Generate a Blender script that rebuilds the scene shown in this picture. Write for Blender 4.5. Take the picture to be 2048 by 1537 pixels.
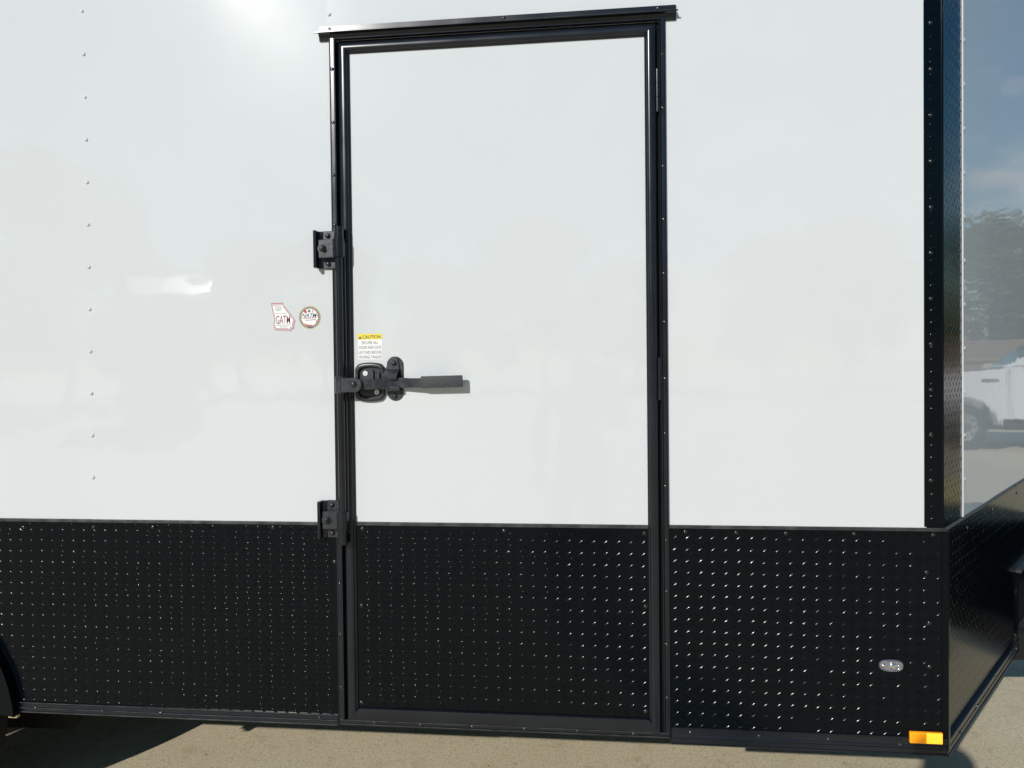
import bpy, bmesh, math, random
from mathutils import Vector, Matrix, noise as mnoise
random.seed(7)
R = math.radians
sc = bpy.context.scene
for o in list(bpy.data.objects):
    bpy.data.objects.remove(o)
COL = sc.collection

# ------------------------------------------------------------------ camera
cam_d = bpy.data.cameras.new("camera")
cam = bpy.data.objects.new("camera", cam_d)
COL.objects.link(cam)
cam_d.sensor_fit = 'HORIZONTAL'
cam_d.sensor_width = 36.0
cam_d.lens = 36.0 * 1500.0 / 2048.0
cam_d.clip_start = 0.02
cam_d.clip_end = 4000
YAW, PIT, ROL = R(-6.30), R(-0.97), R(-0.63)
fw = Vector((math.sin(YAW) * math.cos(PIT), math.cos(YAW) * math.cos(PIT), math.sin(PIT)))
rt = Vector((math.cos(YAW), -math.sin(YAW), 0))
up = rt.cross(fw)
rt2 = math.cos(ROL) * rt + math.sin(ROL) * up
up2 = -math.sin(ROL) * rt + math.cos(ROL) * up
mw = Matrix.Identity(4)
for i in range(3):
    mw[i][0] = rt2[i]; mw[i][1] = up2[i]; mw[i][2] = -fw[i]
mw[0][3], mw[1][3], mw[2][3] = 0.0, -2.198, 1.51
cam.matrix_world = mw
sc.camera = cam
sc.render.resolution_x, sc.render.resolution_y = 1024, 768

# ------------------------------------------------------------------ light
TO_SUN = Vector((-0.445, -1.0, 0.515)).normalized()
sun_d = bpy.data.lights.new("sun", 'SUN')
sun_d.energy = 3.4
sun_d.angle = R(0.53)
sun_d.color = (1.0, 0.97, 0.915)
sun = bpy.data.objects.new("sun", sun_d)
COL.objects.link(sun)
sun.rotation_euler = TO_SUN.to_track_quat('Z', 'Y').to_euler()
sun.location = (-12, -20, 14)

world = bpy.data.worlds.new("World")
sc.world = world
world.use_nodes = True
wn, wl = world.node_tree.nodes, world.node_tree.links
bg = wn["Background"]
sky = wn.new("ShaderNodeTexSky")
sky.sky_type = 'NISHITA'
sky.sun_disc = False
sky.sun_elevation = math.asin(TO_SUN.z)
sky.sun_rotation = math.atan2(TO_SUN.x, TO_SUN.y)
sky.air_density = 1.5
sky.dust_density = 0.05
sky.ozone_density = 5.0
tc = wn.new("ShaderNodeTexCoord")
mp = wn.new("ShaderNodeMapping")
mp.inputs['Scale'].default_value = (1, 1, 2.2)
nz = wn.new("ShaderNodeTexNoise")
nz.inputs['Scale'].default_value = 3.1
nz.inputs['Detail'].default_value = 7
nz.inputs['Roughness'].default_value = 0.58
cr = wn.new("ShaderNodeValToRGB")
cr.color_ramp.elements[0].position = 0.53
cr.color_ramp.elements[1].position = 0.63
mx = wn.new("ShaderNodeMix")
mx.data_type = 'RGBA'
mx.inputs['B'].default_value = (7.6, 7.8, 8.4, 1)
wl.new(tc.outputs['Generated'], mp.inputs['Vector'])
wl.new(mp.outputs['Vector'], nz.inputs['Vector'])
wl.new(nz.outputs['Fac'], cr.inputs['Fac'])
ml = wn.new("ShaderNodeMath"); ml.operation = 'MULTIPLY'; ml.inputs[1].default_value = 0.8
wl.new(cr.outputs['Color'], ml.inputs[0])
wl.new(ml.outputs[0], mx.inputs['Factor'])
hs = wn.new('ShaderNodeHueSaturation'); hs.inputs['Saturation'].default_value = 1.3
wl.new(sky.outputs['Color'], hs.inputs['Color'])
wl.new(hs.outputs['Color'], mx.inputs['A'])
wl.new(mx.outputs['Result'], bg.inputs['Color'])
bg.inputs['Strength'].default_value = 0.066

sc.view_settings.view_transform = 'Standard'
sc.view_settings.look = 'None'
sc.view_settings.exposure = 0.0
sc.view_settings.gamma = 1.0
sc.view_settings.use_curve_mapping = False

# ------------------------------------------------------------------ materials
def mat(name, col, rough=0.5, metal=0.0, spec=0.5, coat=0.0, coat_rough=0.05, bump=None, var=None, emit=None, trans=0.0, ior=None):
    """bump = list of (scale, strength, distance[, stretch]); var = (scale, amount, detail) colour variation"""
    m = bpy.data.materials.new(name)
    m.use_nodes = True
    nt = m.node_tree
    b = nt.nodes["Principled BSDF"]
    b.inputs['Base Color'].default_value = (*col, 1)
    b.inputs['Roughness'].default_value = rough
    b.inputs['Metallic'].default_value = metal
    b.inputs['Specular IOR Level'].default_value = spec
    b.inputs['Coat Weight'].default_value = coat
    b.inputs['Coat Roughness'].default_value = coat_rough
    if trans: b.inputs['Transmission Weight'].default_value = trans
    if ior: b.inputs['IOR'].default_value = ior
    if emit:
        b.inputs['Emission Color'].default_value = (*emit[0], 1)
        b.inputs['Emission Strength'].default_value = emit[1]
    if bump or var:
        t = nt.nodes.new("ShaderNodeTexCoord")
    if var:
        n = nt.nodes.new("ShaderNodeTexNoise")
        n.inputs['Scale'].default_value = var[0]
        n.inputs['Detail'].default_value = var[2]
        nt.links.new(t.outputs['Object'], n.inputs['Vector'])
        r = nt.nodes.new("ShaderNodeMapRange")
        r.inputs['From Min'].default_value = 0.3
        r.inputs['From Max'].default_value = 0.7
        r.inputs['To Min'].default_value = 1 - var[1]
        r.inputs['To Max'].default_value = 1 + var[1]
        nt.links.new(n.outputs['Fac'], r.inputs['Value'])
        v = nt.nodes.new("ShaderNodeVectorMath"); v.operation = 'SCALE'
        v.inputs[0].default_value = col
        nt.links.new(r.outputs[0], v.inputs['Scale'])
        nt.links.new(v.outputs[0], b.inputs['Base Color'])
        # the same wear makes the gloss uneven
        r2 = nt.nodes.new("ShaderNodeMapRange")
        r2.inputs['From Min'].default_value = 0.3
        r2.inputs['From Max'].default_value = 0.7
        r2.inputs['To Min'].default_value = rough * 0.85
        r2.inputs['To Max'].default_value = rough * 1.15
        nt.links.new(n.outputs['Fac'], r2.inputs['Value'])
        nt.links.new(r2.outputs[0], b.inputs['Roughness'])
    if bump:
        prev = None
        for (s, st, d, *stretch) in bump:
            n = nt.nodes.new("ShaderNodeTexNoise")
            n.inputs['Scale'].default_value = s
            n.inputs['Detail'].default_value = 3
            src = t.outputs['Object']
            if stretch:
                q = nt.nodes.new("ShaderNodeMapping")
                q.inputs['Scale'].default_value = stretch[0]
                nt.links.new(src, q.inputs['Vector']); src = q.outputs['Vector']
            nt.links.new(src, n.inputs['Vector'])
            bp = nt.nodes.new("ShaderNodeBump")
            bp.inputs['Strength'].default_value = st
            bp.inputs['Distance'].default_value = d
            nt.links.new(n.outputs['Fac'], bp.inputs['Height'])
            if prev: nt.links.new(prev.outputs['Normal'], bp.inputs['Normal'])
            prev = bp
        nt.links.new(prev.outputs['Normal'], b.inputs['Normal'])
    return m

M = {}
M['white'] = mat('white_painted_aluminium', (0.672, 0.698, 0.708), 0.030, spec=0.72, coat=0.05, coat_rough=0.20,
                 bump=[(2.2, 1.0, 0.0040), (38, 0.25, 0.00008)], var=(1.3, 0.012, 3))
M['nose'] = mat('white_aluminium_nose_shaded', (0.61, 0.66, 0.70), 0.03, spec=0.62,  # same white paint; shade is put in as a darker, bluer base
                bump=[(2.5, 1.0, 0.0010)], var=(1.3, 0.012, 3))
M['tread'] = mat('black_tread_plate', (0.0012, 0.0030, 0.0044), 0.15, spec=0.20, bump=[(3.0, 1.0, 0.0015), (420, 0.25, 0.0002)])
M['satin'] = mat('black_satin_extrusion', (0.009, 0.0115, 0.016), 0.22, spec=0.5, var=(9, 0.15, 2))
M['cast'] = mat('black_painted_steel', (0.027, 0.030, 0.036), 0.30, spec=0.6, var=(90, 0.3, 4), bump=[(300, 0.5, 0.0002)])
M['rubber'] = mat('black_rubber', (0.008, 0.008, 0.009), 0.8, spec=0.2)
M['grip'] = mat('black_vinyl_grip', (0.045, 0.050, 0.052), 0.62, spec=0.4, var=(120, 0.35, 5), bump=[(260, 0.5, 0.0003)])
M['railtrim'] = mat('anodised_black_trim', (0.075, 0.078, 0.08), 0.38, metal=0.55, var=(30, 0.4, 4))
M['chassis'] = mat('black_chassis_paint', (0.010, 0.010, 0.011), 0.6, spec=0.3)
M['rivet'] = mat('white_rivet', (0.62, 0.64, 0.64), 0.22, spec=0.6)
M['screw'] = mat('black_screw', (0.012, 0.013, 0.015), 0.17, spec=1.0)
M['zinc'] = mat('white_screw', (0.82, 0.82, 0.80), 0.3)
M['steel'] = mat('bright_steel', (0.62, 0.62, 0.62), 0.28, metal=1.0)
M['sticker'] = mat('white_vinyl', (0.86, 0.86, 0.84), 0.4)
M['yellow'] = mat('yellow_print', (0.85, 0.70, 0.05), 0.4)
M['ink'] = mat('black_print', (0.03, 0.03, 0.035), 0.5)
M['inkgrey'] = mat('grey_print', (0.10, 0.105, 0.115), 0.5)
M['inkred'] = mat('dark_red_print', (0.23, 0.012, 0.02), 0.5)
M['pink'] = mat('pale_red_print', (0.46, 0.12, 0.14), 0.5)
M['red'] = mat('red_print', (0.52, 0.025, 0.04), 0.5)
M['navy'] = mat('navy_print', (0.012, 0.02, 0.13), 0.5)
M['gold'] = mat('gold_print', (0.62, 0.42, 0.10), 0.5)
M['ringgrey'] = mat('blue_grey_print', (0.12, 0.15, 0.18), 0.5)
M['amber'] = mat('amber_lens', (0.95, 0.36, 0.01), 0.18, emit=((1.0, 0.33, 0.0), 0.35))
M['amberlit'] = mat('amber_lens_lit', (1.0, 0.46, 0.03), 0.18, emit=((1.0, 0.47, 0.03), 1.5))
M['chrome'] = mat('chromed_plastic', (0.80, 0.80, 0.82), 0.16, metal=1.0)
M['glass'] = mat('clear_lens', (0.42, 0.42, 0.44), 0.10, trans=0.55, ior=1.25)
M['lampface'] = mat('clear_lamp_face', (0.40, 0.40, 0.42), 0.14, metal=0.75, bump=[(260, 0.6, 0.0006)])
M['tan'] = mat('raw_wood_end', (0.55, 0.42, 0.24), 0.8)
M['tyre'] = mat('tyre_rubber', (0.012, 0.012, 0.013), 0.75, spec=0.3, var=(30, 0.3, 3))
M['roofskin'] = mat('galvanised_roof', (0.62, 0.63, 0.64), 0.35, metal=0.9)

def ground_material():
    m = bpy.data.materials.new('tan_concrete'); m.use_nodes = True
    nt = m.node_tree; b = nt.nodes["Principled BSDF"]
    t = nt.nodes.new("ShaderNodeTexCoord")
    def nse(scale, det, rg=0.6):
        n = nt.nodes.new("ShaderNodeTexNoise"); n.inputs['Scale'].default_value = scale
        n.inputs['Detail'].default_value = det; n.inputs['Roughness'].default_value = rg
        nt.links.new(t.outputs['Object'], n.inputs['Vector']); return n
    def ramp(src, stops):
        r = nt.nodes.new("ShaderNodeValToRGB")
        el = r.color_ramp.elements
        while len(el) < len(stops): el.new(0.5)
        for e, (p, c) in zip(el, stops): e.position = p; e.color = (*c, 1)
        nt.links.new(src, r.inputs['Fac']); return r
    def mul(a, c):
        x = nt.nodes.new("ShaderNodeMix"); x.data_type = 'RGBA'; x.blend_type = 'MULTIPLY'
        x.inputs['Factor'].default_value = 1
        nt.links.new(a, x.inputs['A']); nt.links.new(c, x.inputs['B']); return x.outputs['Result']
    big = ramp(nse(1.3, 5).outputs['Fac'], [(0.3, (0.74, 0.635, 0.435)), (0.5, (0.79, 0.685, 0.475)), (0.7, (0.82, 0.72, 0.515))])
    fine = ramp(nse(150, 3, 0.7).outputs['Fac'], [(0.30, (0.55, 0.54, 0.52)), (0.48, (0.97, 0.97, 0.97)), (0.75, (1.18, 1.17, 1.15))])
    spots = ramp(nse(52, 2, 0.5).outputs['Fac'], [(0.25, (0.45, 0.43, 0.40)), (0.32, (0.93, 0.93, 0.92)), (0.6, (1, 1, 1))])
    stain = ramp(nse(9, 6, 0.65).outputs['Fac'], [(0.30, (0.86, 0.83, 0.76)), (0.45, (1, 1, 1)), (0.8, (1.04, 1.03, 1.0))])
    vor = nt.nodes.new("ShaderNodeTexVoronoi"); vor.inputs['Scale'].default_value = 95
    nt.links.new(t.outputs['Object'], vor.inputs['Vector'])
    peb = ramp(vor.outputs['Distance'], [(0.0, (0.93, 0.91, 0.88)), (0.35, (1.03, 1.03, 1.03)), (0.8, (0.9, 0.9, 0.9))])
    c = mul(big.outputs['Color'], fine.outputs['Color'])
    c = mul(c, spots.outputs['Color']); c = mul(c, stain.outputs['Color']); c = mul(c, peb.outputs['Color'])
    nt.links.new(c, b.inputs['Base Color'])
    b.inputs['Roughness'].default_value = 0.85
    bp = nt.nodes.new("ShaderNodeBump"); bp.inputs['Strength'].default_value = 0.5; bp.inputs['Distance'].default_value = 0.003
    nt.links.new(nse(130, 4, 0.7).outputs['Fac'], bp.inputs['Height'])
    nt.links.new(bp.outputs['Normal'], b.inputs['Normal'])
    return m
M['ground'] = ground_material()

# ------------------------------------------------------------------ helpers
TH = R(53.4)
VM = Matrix.Translation((0.959, 0, 0)) @ Matrix.Rotation(TH, 4, 'Z')   # nose face frame: x along face, -y outward

class MB:
    def __init__(s): s.bm = bmesh.new()
    def box(s, x0, x1, y0, y1, z0, z1, bev=0.0, seg=1):
        t = bmesh.new()
        bmesh.ops.create_cube(t, size=1)
        bmesh.ops.scale(t, vec=(x1 - x0, y1 - y0, z1 - z0), verts=t.verts)
        bmesh.ops.translate(t, vec=((x0 + x1) / 2, (y0 + y1) / 2, (z0 + z1) / 2), verts=t.verts)
        if bev: bmesh.ops.bevel(t, geom=t.edges[:], offset=bev, segments=seg, affect='EDGES', profile=0.6)
        s._merge(t); return s
    def _merge(s, t, M4=None):
        if M4 is not None: bmesh.ops.transform(t, matrix=M4, verts=t.verts)
        me = bpy.data.meshes.new("tmp"); t.to_mesh(me); t.free()
        s.bm.from_mesh(me); bpy.data.meshes.remove(me)
    def cyl(s, p0, p1, r, seg=16, r2=None, bev=0.0):
        p0, p1 = Vector(p0), Vector(p1); d = p1 - p0
        t = bmesh.new()
        bmesh.ops.create_cone(t, cap_ends=True, segments=seg, radius1=r, radius2=r if r2 is None else r2, depth=d.length)
        if bev: bmesh.ops.bevel(t, geom=[e for e in t.edges if len(e.link_faces) == 2 and any(len(f.verts) > 4 for f in e.link_faces)], offset=bev, segments=2, affect='EDGES')
        q = d.to_track_quat('Z', 'Y').to_matrix().to_4x4()
        s._merge(t, Matrix.Translation((p0 + p1) / 2) @ q); return s
    def dome(s, c, n, r, h, seg=14, rings=5, base=0.0):
        """lens/dome head: centre on surface c, normal n"""
        t = bmesh.new(); prev = None
        for i in range(rings + 1):
            a = i / rings * math.pi / 2
            rr, zz = r * math.cos(a), base + h * math.sin(a)
            if i == rings: ring = [t.verts.new((0, 0, zz))]
            else: ring = [t.verts.new((rr * math.cos(k * 2 * math.pi / seg), rr * math.sin(k * 2 * math.pi / seg), zz)) for k in range(seg)]
            if prev:
                for k in range(seg):
                    k2 = (k + 1) % seg
                    if len(ring) == 1: t.faces.new((prev[k], prev[k2], ring[0]))
                    else: t.faces.new((prev[k], prev[k2], ring[k2], ring[k]))
            elif base > 0:
                b0 = [t.verts.new((v.co.x, v.co.y, 0)) for v in ring]
                for k in range(seg): t.faces.new((b0[k], b0[(k + 1) % seg], ring[(k + 1) % seg], ring[k]))
            prev = ring
        q = Vector(n).to_track_quat('Z', 'Y').to_matrix().to_4x4()
        s._merge(t, Matrix.Translation(c) @ q); return s
    def prism(s, pts, a0, a1, axis='x', bev=0.0):
        """extrude closed outline along an axis. axis x: pts=(y,z); y: pts=(x,z); z: pts=(x,y)"""
        f = {'x': lambda p, a: (a, p[0], p[1]), 'y': lambda p, a: (p[0], a, p[1]), 'z': lambda p, a: (p[0], p[1], a)}[axis]
        t = bmesh.new()
        A = [t.verts.new(f(p, a0)) for p in pts]; B = [t.verts.new(f(p, a1)) for p in pts]
        n = len(pts)
        t.faces.new(A); t.faces.new(B[::-1])
        for i in range(n): t.faces.new((A[i], B[i], B[(i + 1) % n], A[(i + 1) % n]))
        bmesh.ops.recalc_face_normals(t, faces=t.faces)
        if bev: bmesh.ops.bevel(t, geom=t.edges[:], offset=bev, segments=1, affect='EDGES')
        s._merge(t); return s
    def raw(s, verts, faces):
        vs = [s.bm.verts.new(v) for v in verts]
        for f in faces: s.bm.faces.new([vs[i] for i in f])
        return s
    def build(s, name, m, parent=None, smooth=None, xf=None, recalc=True):
        if recalc: bmesh.ops.recalc_face_normals(s.bm, faces=s.bm.faces)
        if xf is not None: bmesh.ops.transform(s.bm, matrix=xf, verts=s.bm.verts)
        me = bpy.data.meshes.new(name); s.bm.to_mesh(me); s.bm.free()
        return link(name, me, m, parent, smooth)

def link(name, me, m, parent=None, smooth=None):
    if m is not None and len(me.materials) == 0: me.materials.append(m)
    o = bpy.data.objects.new(name, me); COL.objects.link(o)
    if smooth is not None:
        me.shade_smooth()
        if smooth < 179:
            me.set_sharp_from_angle(angle=R(smooth))
    par(o, parent); return o

def par(o, p):
    if p is None: return
    o.parent = p
    o.matrix_parent_inverse = Matrix.Translation(-Vector(p.get('_base', (0, 0, 0)))) if p.type == 'EMPTY' else Matrix.Identity(4)

def empty(name, loc, label, cat, group=None):
    o = bpy.data.objects.new(name, None); COL.objects.link(o)
    o.location = loc; o.empty_display_size = 0.2
    o['_base'] = tuple(loc)
    o['label'] = label; o['category'] = cat
    if group: o['group'] = group
    return o

def tag(o, label, cat, group=None):
    o['label'] = label; o['category'] = cat
    if group: o['group'] = group

def lens_screw(name, r, h, m, recess=True):
    b = MB(); b.dome((0, 0, 0), (0, -1, 0), r, h, seg=16, rings=5, base=h * 0.18)
    b.cyl((0, 0.002, 0), (0, -0.0004, 0), r * 1.15, 16)
    me_name = name
    bmesh.ops.recalc_face_normals(b.bm, faces=b.bm.faces)
    me = bpy.data.meshes.new(me_name); b.bm.to_mesh(me); b.bm.free()
    me.materials.append(m); me.shade_smooth(); me.set_sharp_from_angle(angle=R(50))
    return me
ME_RIVET = lens_screw('rivet_head', 0.0056, 0.0034, M['rivet'])
ME_SCREW = lens_screw('screw_head', 0.0050, 0.0025, M['screw'])

def fasten(name, me, pts, parent, y=-0.001, nose=False):
    """a row of screws or rivets, each its own object sharing one mesh; pts = (along, z)"""
    for (x, z) in pts:
        o = bpy.data.objects.new(name, me); COL.objects.link(o)
        p = Vector((x, y + (bow(x, z) if me is ME_RIVET and not nose else 0), z))
        if nose: p = VM @ p
        o.location = p
        o.rotation_euler = (random.uniform(-.09, .09), random.uniform(0, 6.28), 0) if not nose else (0, 0, TH)
        par(o, parent)

def lug_mesh(bm, cx, cz, ang, y, a=0.0122, b=0.0030, h=0.0013, nu=10, nv=4, jit=0.0):
    c, s_ = math.cos(ang), math.sin(ang)
    h = h * (1 + random.uniform(-jit, jit)); ang_j = random.uniform(-jit, jit) * 0.35
    ang += ang_j; c, s_ = math.cos(ang), math.sin(ang)
    rows = []
    for i in range(nu + 1):
        u = -1 + 2 * i / nu
        e = max(0.0, 1 - u * u)
        q = 1 - u ** 6
        bb = b * (q ** 0.6) * (1 - .25 * u * u); hh = h * (1 - 0.50 * u * u) * (max(q, 0.0) ** 0.6)
        row = []
        for j in range(nv + 1):
            v = -1 + 2 * j / nv
            px, pz = u * a, v * bb
            row.append(bm.verts.new((cx + px * c - pz * s_, y + 0.0001 - hh * (1 - v * v), cz + px * s_ + pz * c)) if 0 < i < nu else None)
        if i in (0, nu):
            vtx = bm.verts.new((cx + u * a * c, y + 0.0001, cz + u * a * s_)); row = [vtx] * (nv + 1)
        rows.append(row)
    for i in range(nu):
        for j in range(nv):
            q = [rows[i][j], rows[i + 1][j], rows[i + 1][j + 1], rows[i][j + 1]]
            q2 = []
            for k in q:
                if k not in q2: q2.append(k)
            if len(q2) > 2:
                f = bm.faces.new(q2); f.smooth = True

def tread_plate(name, parent, x0, x1, z0, z1, y=-0.0015, th=0.0015, xf=None, phase=(0, 0), inside=None, nu=10, nv=4, outline=None, lh=0.0013):
    """a black aluminium tread plate with its raised lugs, one pressed sheet"""
    b = MB()
    if outline: b.prism(outline, y, y + th, 'y')
    else: b.box(x0, x1, y, y + th, z0, z1)
    px, pz = 0.0362, 0.0342
    bm = b.bm
    bmesh.ops.recalc_face_normals(bm, faces=bm.faces)
    i0, i1 = math.floor((x0 - phase[0]) / px) - 1, math.ceil((x1 - phase[0]) / px) + 1
    k0, k1 = math.floor((z0 - phase[1]) / pz) - 1, math.ceil((z1 - phase[1]) / pz) + 1
    for i in range(i0, i1):
        for k in range(k0, k1):
            for (ox, oz, an) in ((0, 0, R(36)), (px / 2, pz / 2, R(-36))):
                cx, cz = phase[0] + i * px + ox, phase[1] + k * pz + oz
                m_ = 0.0105
                if not (x0 + m_ < cx < x1 - m_ and z0 + 0.009 < cz < z1 - 0.009): continue
                if inside and not inside(cx, cz): continue
                lug_mesh(bm, cx, cz, an, y, nu=nu, nv=nv, jit=0.2, h=lh)
    return b.build(name, M['tread'], parent, xf=xf, recalc=False)

def frame_piece(x0, x1, z0, z1, side, prof, y=0.0):
    """one mitred side of a rectangular frame; prof = [(inward, height)]"""
    b = MB(); rows = []
    for (s_, h) in prof:
        X0, X1, Z0, Z1 = x0 + s_, x1 - s_, z0 + s_, z1 - s_
        e = {'L': ((X0, Z0), (X0, Z1)), 'R': ((X1, Z0), (X1, Z1)), 'T': ((X0, Z1), (X1, Z1)), 'B': ((X0, Z0), (X1, Z0))}[side]
        rows.append([b.bm.verts.new((p[0], y - h, p[1])) for p in e])
    for r0, r1 in zip(rows, rows[1:]): b.bm.faces.new((r0[0], r0[1], r1[1], r1[0]))
    return b

def text_mesh(s, x0, x1, z0, z1, y, shear=0.0, weight=0.0):
    cu = bpy.data.curves.new("lettering", 'FONT'); cu.body = s; cu.size = 1; cu.shear = shear; cu.offset = weight
    cu.resolution_u = 3
    o = bpy.data.objects.new("lettering", cu); COL.objects.link(o)
    dg = bpy.context.evaluated_depsgraph_get()
    me = bpy.data.meshes.new_from_object(o.evaluated_get(dg))
    bpy.data.objects.remove(o); bpy.data.curves.remove(cu)
    xs = [v.co.x for v in me.vertices]; ys = [v.co.y for v in me.vertices]
    ax, bx, ay, by = min(xs), max(xs), min(ys), max(ys)
    for v in me.vertices:
        v.co = (x0 + (v.co.x - ax) / (bx - ax) * (x1 - x0), y, z0 + (v.co.y - ay) / (by - ay) * (z1 - z0))
    me.materials.clear()
    return me

def flat_poly(pts, y, m, name, parent):
    b = MB(); b.raw([(p[0], y, p[1]) for p in pts], [range(len(pts))]); return b.build(name, m, parent)
def ring_poly(cx, cz, r0, r1, y, m, name, parent, n=40):
    b = MB(); v = []; f = []
    for k in range(n):
        a = k * 2 * math.pi / n
        v += [(cx + r0 * math.cos(a), y, cz + r0 * math.sin(a)), (cx + r1 * math.cos(a), y, cz + r1 * math.sin(a))]
    for k in range(n):
        i, j = 2 * k, 2 * ((k + 1) % n); f.append((i, j, j + 1, i + 1))
    b.raw(v, f); return b.build(name, m, parent)

# ------------------------------------------------------------------ ground
g = MB(); g.raw([(-900, -900, 0), (900, -900, 0), (900, 900, 0), (-900, 900, 0)], [(0, 1, 2, 3)])
gr = g.build('ground', M['ground']); gr['kind'] = 'structure'

# ------------------------------------------------------------------ the trailer
TR = empty('cargo_trailer', (-1.2, 1.275, 0), 'white enclosed cargo trailer with black tread plate skirt and black framed side door', 'trailer')
BELT = 1.0605; BOT = 0.4435; TOPZ = 3.32; W2 = 1.275

def bow(x, z):
    """the sheet skin leans out a few millimetres towards the roof rail, less near the front corner"""
    q = max(0.0, z - 2.15)
    d = 0.030 * min(q, 0.55) ** 2 + (0.033 * (q - 0.55) if q > 0.55 else 0)
    if z > 2.9: d -= 0.06 * (z - 2.9)
    f = max(0.0, min(1.0, (-0.80 - x) / 0.35))
    f = f * f * (3 - 2 * f)
    return -max(d, 0) * f
def wavy_panel(name, x0, x1, z0, z1, y, th, m, parent, xf=None, bowed=False, cut=None):
    if not bowed:
        b = MB(); b.box(x0, x1, y, y + th, z0, z1); return b.build(name, m, parent, xf=xf)
    b = MB(); nx, nz_ = max(2, int((x1 - x0) / 0.12)), int((z1 - z0) / 0.06)
    G = [[b.bm.verts.new((x0 + (x1 - x0) * i / nx, y + bow(x0 + (x1 - x0) * i / nx, z0 + (z1 - z0) * k / nz_), z0 + (z1 - z0) * k / nz_)) for i in range(nx + 1)] for k in range(nz_ + 1)]
    for k in range(nz_):
        for i in range(nx):
            f = b.bm.faces.new((G[k][i], G[k][i + 1], G[k + 1][i + 1], G[k + 1][i])); f.smooth = True
    # folded edge all round gives the sheet its thickness
    ring = G[0] + [G[k][nx] for k in range(1, nz_ + 1)] + G[nz_][::-1][1:] + [G[k][0] for k in range(nz_ - 1, 0, -1)]
    back = [b.bm.verts.new((v.co.x, v.co.y + th, v.co.z)) for v in ring]
    n = len(ring)
    for i in range(n): b.bm.faces.new((ring[i], back[i], back[(i + 1) % n], ring[(i + 1) % n]))
    return b.build(name, m, parent, smooth=35, xf=xf)

# white skin panels on the side, each lapped over its neighbour
p_left = wavy_panel('side_panel', -4.4, -1.5745, BELT - 0.006, TOPZ, 0.0, 0.003, M['white'], TR, bowed=True)
p_mid = wavy_panel('side_panel', -1.5825, -0.776, BELT - 0.006, TOPZ, -0.0014, 0.0013, M['white'], TR, bowed=True)
p_over = wavy_panel('side_panel', -0.7885, 0.1975, 2.505, TOPZ, -0.0028, 0.0013, M['white'], TR, bowed=True)
p_right = wavy_panel('side_panel', 0.196, 0.915, BELT - 0.006, TOPZ, -0.0014, 0.0013, M['white'], TR, bowed=True)
fasten('rivet', ME_RIVET, [(-1.572, 2.6436 - i * 0.1321) for i in range(-5, 12)], p_mid, -0.0016)
fasten('rivet', ME_RIVET, [(-0.781, 2.586), (-0.781, 2.72)], p_over, -0.003)
fasten('rivet', ME_RIVET, [(0.169, 2.60), (0.169, 2.73)], p_over, -0.003)

# black tread plate skirt
SK0 = 0.462
def fender_inside(cx, cz): return (cx + 2.29) ** 2 + (cz - 0.40) ** 2 > 0.47 ** 2
arc = [(-2.29 + 0.445 * math.cos(R(a)), 0.40 + 0.445 * math.sin(R(a))) for a in (8, 18, 28, 40, 55, 72, 90)]
arc2 = [(-3.30 - 0.445 * math.cos(R(a)), 0.40 + 0.445 * math.sin(R(a))) for a in (90, 72, 55, 40, 28, 18, 8)]
sk_l = tread_plate('tread_plate', TR, -2.45, -0.780, SK0, BELT - 0.008, phase=(-0.8965, 0.9675), inside=fender_inside,
                   outline=[(-0.780, SK0), (-0.780, BELT - 0.008), (-4.4, BELT - 0.008), (-4.4, SK0)] + arc2[::-1] + arc[::-1])
sk_r = tread_plate('tread_plate', TR, 0.206, 0.966, SK0, BELT - 0.008, phase=(0.2265, 0.9560))
fasten('screw', ME_SCREW, [(-1.814, 1.030), (-1.575, 1.033), (-1.376, 1.037), (-0.985, 1.040), (-0.791, 0.937)], sk_l, -0.0016)
fasten('screw', ME_SCREW, [(0.255, 1.042), (0.398, 1.041), (0.535, 1.041), (0.721, 1.042), (0.932, 1.042), (0.922, 0.794), (0.922, 0.672), (0.915, 0.937)], sk_r, -0.0016)

# belt trim between white skin and skirt: a small J rail
def j_rail(x0, x1, z1, xf=None):
    pr = [(0.0, z1 - 0.0102), (-0.0045, z1 - 0.0102), (-0.0062, z1 - 0.0085), (-0.0062, z1 - 0.0058), (-0.0038, z1 - 0.0046), (-0.0034, z1 - 0.0006), (-0.0028, z1), (0.0, z1)]
    b = MB(); b.prism(pr, x0, x1, 'x'); return b.build('belt_trim', M['railtrim'], TR, xf=xf)
j_rail(-4.4, -0.7835, 1.0585); j_rail(0.2095, 0.967, 1.0615)
j_rail(0.006, 1.62, 1.0600, xf=VM)

# bottom trim: ribbed angle
def bottom_trim(x0, x1, z0, z1, mt, xf=None, proud=0.004):
    h = z1 - z0
    pr = [(0.012, z0), (-proud - .001, z0), (-proud - .0025, z0 + .0015), (-proud - .0025, z0 + .0035), (-proud, z0 + .005), (-proud, z0 + h * .34),
          (-proud - .0018, z0 + h * .40), (-proud - .0018, z0 + h * .50), (-proud, z0 + h * .56), (-proud, z1 - .006), (-proud - .0022, z1 - .004), (-proud - .0022, z1 - .001), (-proud, z1), (0.0, z1)]
    b = MB(); b.prism(pr, x0, x1, 'x'); return b.build('bottom_trim', mt, TR, xf=xf)
bt_l = bottom_trim(-1.852, -0.7855, 0.4375, 0.470, M['satin'])
bt_r = bottom_trim(0.212, 0.9695, 0.4235, 0.474, M['satin'])
fasten('screw', ME_SCREW, [(-1.784, .452), (-1.554, .452), (-1.358, .453), (-0.844, .459)], bt_l, -0.0055)
fasten('screw', ME_SCREW, [(0.267, .460), (0.459, .458), (0.650, .456), (0.842, .450)], bt_r, -0.0042)

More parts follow.
